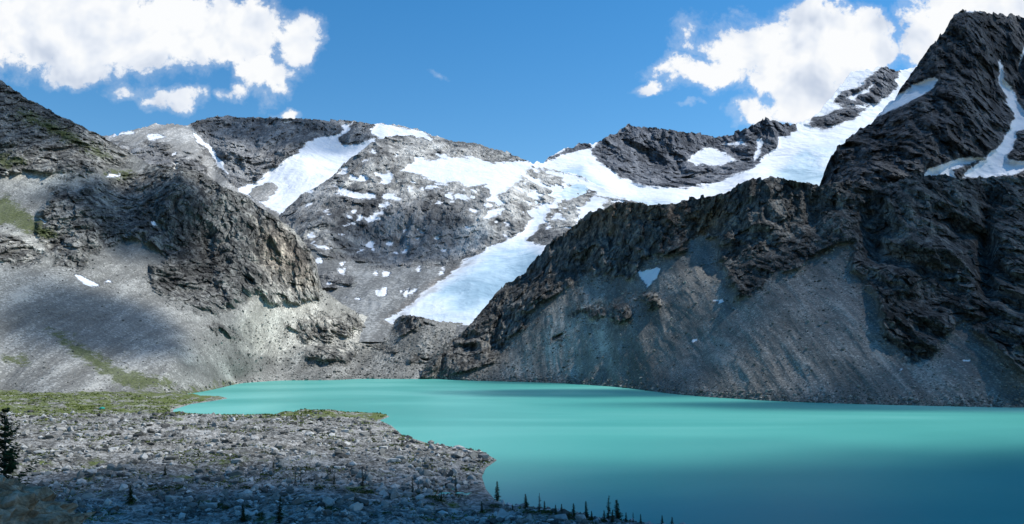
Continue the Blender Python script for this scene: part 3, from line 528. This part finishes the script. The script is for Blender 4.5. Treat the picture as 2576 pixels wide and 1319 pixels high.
def shrubmesh(seed,n=420):
    r=random.Random(seed); vs=[];fs=[]; cl=[(r.uniform(-.7,.7),r.uniform(-.7,.7),r.uniform(.35,.6)) for _ in range(6)]
    for i in range(n):
        c=r.choice(cl); a=r.uniform(0,6.283); e=r.uniform(0,1.5); R=c[2]*r.uniform(.6,1.05)
        p=(c[0]+R*math.cos(a)*math.cos(e),c[1]+R*math.sin(a)*math.cos(e),R*math.sin(e)*.9); s=r.uniform(.04,.1); n0=len(vs)
        vs+=[tuple(p[k]+r.uniform(-s,s) for k in range(3)) for _ in range(4)]; fs.append((n0,n0+1,n0+2,n0+3))
    o=make_obj('shrub',vs,fs,ms,smooth=False); me=o.data; bpy.data.objects.remove(o); return me
SM=[shrubmesh(i) for i in range(5)]
def shrub(X,Y,s):
    o=bpy.data.objects.new('shrub',random.choice(SM)); COL.objects.link(o); o.location=(X,Y,float(gh(X,Y))-.05); o.scale=(s*random.uniform(.9,1.8),s,s*random.uniform(.5,.8)); o.rotation_euler=(0,0,random.uniform(0,6.3)); o['label']='low green shrub growing between grey rocks'; o['category']='shrub'; o['group']='shrubs scattered over the moraine'
for x,y in [(1040,1245),(1060,1250),(1085,1255),(1105,1260),(400,1230),(430,1228),(460,1230),(330,1258),(320,1270),(1350,1290),(1380,1293),(1420,1300),(1450,1305),(1500,1312),(1250,1275),(1220,1290),(600,1230),(820,1230),(560,1280),(380,1225),(130,1220),(880,1235),(900,1240),(270,1200),(1550,1316),(150,1140),(130,1150),(700,1130),(540,1110),(760,1180)]:
    X,Y,Z=hit(x,y); shrub(X,Y,random.uniform(1.6,3.0))
for X,Y in scatter(260,155,400): shrub(X,Y,random.uniform(.8,2.2))
N=14000; Pg=scatter(N*2,150,640); gq=fbm(Pg[:,0]/25,Pg[:,1]/25,Pg[:,0]*0,4,88)+np.where(Pg[:,1]>440,.35,-.03); Pg=Pg[gq>.12][:N]; n=len(Pg); zg=gh(Pg[:,0],Pg[:,1]); K=5
c=np.repeat(np.c_[Pg,zg],K,0); a=RNG.uniform(0,6.28,len(c)); s=RNG.uniform(.15,.45,len(c))*np.clip(c[:,1]/220,.8,2); off=RNG.normal(0,.35,(len(c),2)); c[:,:2]+=off
dx=np.cos(a)*s*.6;dy=np.sin(a)*s*.6
T=np.stack([np.c_[c[:,0]-dx,c[:,1]-dy,c[:,2]],np.c_[c[:,0]+dx,c[:,1]+dy,c[:,2]],np.c_[c[:,0]+dx*.5-dy*.8,c[:,1]+dy*.5+dx*.8,c[:,2]+s]],1).reshape(-1,3)
make_obj('grass',T,np.arange(len(T)).reshape(-1,3),mgx,smooth=False,kind='stuff',label='sparse green alpine grass tufts between stones',category='grass')
mt,t,b,_=newmat('tent_fabric'); b.inputs['Base Color'].default_value=(.03,.35,.27,1)
mt2,t,b,_=newmat('tent_door_fabric'); b.inputs['Base Color'].default_value=(.02,.12,.1,1)
X,Y,Z=hit(257,1030)
e=bpy.data.objects.new('tent',None); COL.objects.link(e); e.location=(X,Y,Z); e['label']='small teal dome tent pitched on the grassy flat'; e['category']='tent'
vs=[];fs=[];n=16;m=8
for i in range(m+1):
    q=i/m*math.pi/2
    for k in range(n): aa=6.283*k/n; sq=1+.12*math.cos(4*aa); vs.append((2.0*sq*math.cos(q)*math.cos(aa),1.5*sq*math.cos(q)*math.sin(aa),1.5*math.sin(q)))
for i in range(m):
    for k in range(n): fs.append((i*n+k,i*n+(k+1)%n,(i+1)*n+(k+1)%n,(i+1)*n+k))
o=make_obj('canopy',vs,fs,mt); o.parent=e
o=make_obj('door',[(-.45,-1.68,.02),(.45,-1.68,.02),(.3,-1.3,1.0),(-.3,-1.3,1.0)],[[0,1,2,3]],mt2); o.parent=e

# ------------------------------------------------------------------ light
AZ=math.radians(72); EL=math.radians(52)
s=Vector((math.sin(AZ)*math.cos(EL),math.cos(AZ)*math.cos(EL),math.sin(EL)))
sl=bpy.data.lights.new('sun','SUN'); sl.energy=4.7; sl.angle=math.radians(.5); sl.color=(1,.98,.94)
so=bpy.data.objects.new('sun',sl); COL.objects.link(so); so.rotation_euler=(-s).to_track_quat('-Z','Y').to_euler(); so.location=(0,0,500)
mc,t,b,out=newmat('shade_cloud_vapour'); tc=t.new('ShaderNodeTexCoord'); co=tc.outputs['Object']
ln=t.new('ShaderNodeVectorMath',operation='LENGTH'); t.l.new(t.scalevec(co,(1,1,.0)),ln.inputs[0])
al=t.smooth(t.math('ADD',t.math('SUBTRACT',1.0,ln.outputs['Value']),t.math('MULTIPLY',t.math('SUBTRACT',t.noise(co,2.2,4,.6),.5),.8)),-.02,.5)
al=t.math('MULTIPLY',al,t.new('ShaderNodeObjectInfo').outputs['Alpha'])
df=t.new('ShaderNodeBsdfDiffuse'); df.inputs[0].default_value=(.9,.9,.9,1); tr=t.new('ShaderNodeBsdfTransparent'); mx=t.new('ShaderNodeMixShader'); t.l.new(al,mx.inputs[0]); t.l.new(tr.outputs[0],mx.inputs[1]); t.l.new(df.outputs[0],mx.inputs[2]); t.l.new(mx.outputs[0],out.inputs[0])
VC,FC=ico(4)
def shade_cloud(X,Y,Z,rx,ry,alpha,rot=0,zc=3300):  # unseen, added high overhead to cast shade on the given spot
    k=(zc-Z)/s.z; sd=random.randint(0,999)
    v=VC*(1+.25*fbm(VC[:,0]*2+sd,VC[:,1]*2,VC[:,2]*2,3,sd))[:,None]; v=v*[1,1,.25]
    o=make_obj('shade_cloud',v,FC,mc,kind='structure',label='unseen added cloud drifting over the valley',category='shade_cloud')
    o.location=(X+s.x*k,Y+s.y*k,zc); o.scale=(rx,ry,min(rx,ry)); o.rotation_euler=(0,0,rot); o.color=(1,1,1,alpha)
shade_cloud(350,70,5,600,360,.88)  # this and the next are added to darken near lake and foreground
shade_cloud(-60,80,5,290,190,.9)
shade_cloud(330,590,0,300,75,.55,-.05)
shade_cloud(60,780,0,150,100,.5,-.05)
shade_cloud(490,820,130,300,240,.62)
shade_cloud(250,1130,260,150,110,.4)
shade_cloud(-510,1120,260,160,130,.68)
shade_cloud(-420,830,80,150,110,.55)
shade_cloud(-780,1180,400,190,240,.5)
shade_cloud(-950,3000,750,420,260,.5)
shade_cloud(-250,2000,350,260,160,.4)
shade_cloud(1200,2100,700,450,370,.5)

# ------------------------------------------------------------------ world
wd=bpy.data.worlds.new('World'); scene.world=wd; wd.use_nodes=True; t=NT(wd.node_tree); t.n.clear()
out=t.new('ShaderNodeOutputWorld'); sky=t.new('ShaderNodeTexSky',sky_type='NISHITA'); sky.sun_disc=False; sky.sun_elevation=EL; sky.sun_rotation=AZ; sky.altitude=900; sky.air_density=1.1; sky.dust_density=.05; sky.ozone_density=1.0
bg=t.new('ShaderNodeBackground'); bg.inputs[1].default_value=.135
hs=t.new('ShaderNodeHueSaturation'); hs.inputs['Hue'].default_value=.498; hs.inputs['Saturation'].default_value=1.42; hs.inputs['Value'].default_value=1.05; t.l.new(sky.outputs[0],hs.inputs['Color'])
t.l.new(hs.outputs[0],bg.inputs[0])
co=t.new('ShaderNodeTexCoord').outputs['Generated']; sp=t.new('ShaderNodeSeparateXYZ'); t.l.new(co,sp.inputs[0])
yy=t.math('MAXIMUM',sp.outputs[1],.08)
uu=t.math('DIVIDE',sp.outputs[0],yy); vv=t.math('DIVIDE',sp.outputs[2],yy)
cb=t.new('ShaderNodeCombineXYZ'); t.put(cb.inputs[0],uu); t.put(cb.inputs[1],vv)
uv=cb.outputs[0]
blobs=[(40,20,300,150,1),(250,70,240,125,1),(450,70,220,110,1),(600,80,130,90,1),(735,100,75,70,.8),(655,180,85,75,.8),(200,165,130,55,.8),(330,218,80,30,.48),(440,246,85,40,.7),(585,250,80,22,.4),(720,284,46,24,.5),
 (1900,100,165,95,.9),(2040,90,160,100,1),(2140,130,115,85,1),(1790,180,140,50,.65),(1650,212,60,20,.38),(1990,190,170,80,.9),(1900,285,90,46,.7),(2030,250,140,80,.9),(2430,60,160,120,1),(2540,20,230,90,1),(2340,110,90,85,.95),(1850,25,90,30,.33),(2160,30,70,30,.3),(1095,172,45,18,-.1),(1750,256,50,14,.0)]
wn=t.new('ShaderNodeTexNoise'); t.l.new(uv,wn.inputs['Vector']); wn.inputs['Scale'].default_value=9; wn.inputs['Detail'].default_value=5; wn.inputs['Roughness'].default_value=.62
wv=t.new('ShaderNodeVectorMath',operation='MULTIPLY_ADD'); t.l.new(wn.outputs['Color'],wv.inputs[0]); wv.inputs[1].default_value=(.1,.08,0)
w2=t.new('ShaderNodeVectorMath',operation='ADD'); t.l.new(uv,w2.inputs[0]); w2.inputs[1].default_value=(-.05,-.04,0); t.l.new(w2.outputs[0],wv.inputs[2])
field=None
for (bx,by,rx,ry,a) in blobs:
    mp=t.new('ShaderNodeMapping',vector_type='POINT'); t.l.new(wv.outputs[0],mp.inputs[0]); sx,sy=F/rx,F/ry
    mp.inputs['Scale'].default_value=(sx,sy,0); mp.inputs['Location'].default_value=(-(bx-CX)/F*sx,-(YH-by)/F*sy,0)
    l=t.new('ShaderNodeVectorMath',operation='DOT_PRODUCT'); t.l.new(mp.outputs[0],l.inputs[0]); t.l.new(mp.outputs[0],l.inputs[1])
    fv=t.math('MULTIPLY_ADD',l.outputs['Value'],-.85,a)
    field=fv if field is None else t.math('SMOOTH_MAX',field,fv,.12)
field=t.math('MAXIMUM',field,-1.5)
def cnoise(vec): return t.math('ADD',t.math('MULTIPLY',t.math('SUBTRACT',t.noise(vec,8,8,.64,.25),.5),2.6),t.math('MULTIPLY',t.math('SUBTRACT',t.noise(vec,30,5,.66,.3),.5),1.6))
cA=cnoise(uv)
dens=t.math('ADD',field,cA)
al=t.math('MAXIMUM',t.smooth(dens,.02,.44),t.math('MULTIPLY',t.smooth(dens,-.4,.4),.28))
al=t.math('MULTIPLY',al,t.math('GREATER_THAN',sp.outputs[1],.08))
of=t.new('ShaderNodeVectorMath',operation='ADD'); t.l.new(uv,of.inputs[0]); of.inputs[1].default_value=(.014,.02,0)
nB=t.noise(of.outputs[0],9,4,.55,.2); nA=t.noise(uv,9,4,.55,.2)
lit=t.math('ADD',t.math('MULTIPLY',t.math('SUBTRACT',nA,nB),2.2),.92)
bign=t.noise(uv,5,3,.5)
lit=t.math('SUBTRACT',lit,t.math('MULTIPLY',t.smooth(bign,.46,.62),.14))
sh=t.ramp(lit,[(.45,(.56,.64,.78)),(.75,(.82,.87,.95)),(.95,(.97,.985,1))])
bc=t.new('ShaderNodeBackground'); t.l.new(sh,bc.inputs[0]); bc.inputs[1].default_value=1.0
mx=t.new('ShaderNodeMixShader'); t.l.new(al,mx.inputs[0]); t.l.new(bg.outputs[0],mx.inputs[1]); t.l.new(bc.outputs[0],mx.inputs[2]); t.l.new(mx.outputs[0],out.inputs[0])

# ------------------------------------------------------------------ camera
cam=bpy.data.cameras.new('camera'); co_=bpy.data.objects.new('camera',cam); COL.objects.link(co_); co_.location=(0,0,H); co_.rotation_euler=(math.radians(90),0,0)
cam.sensor_width=36; cam.lens=F/2576*36; cam.shift_y=(YH-659.5)/2576; cam.clip_start=.5; cam.clip_end=40000
scene.camera=co_
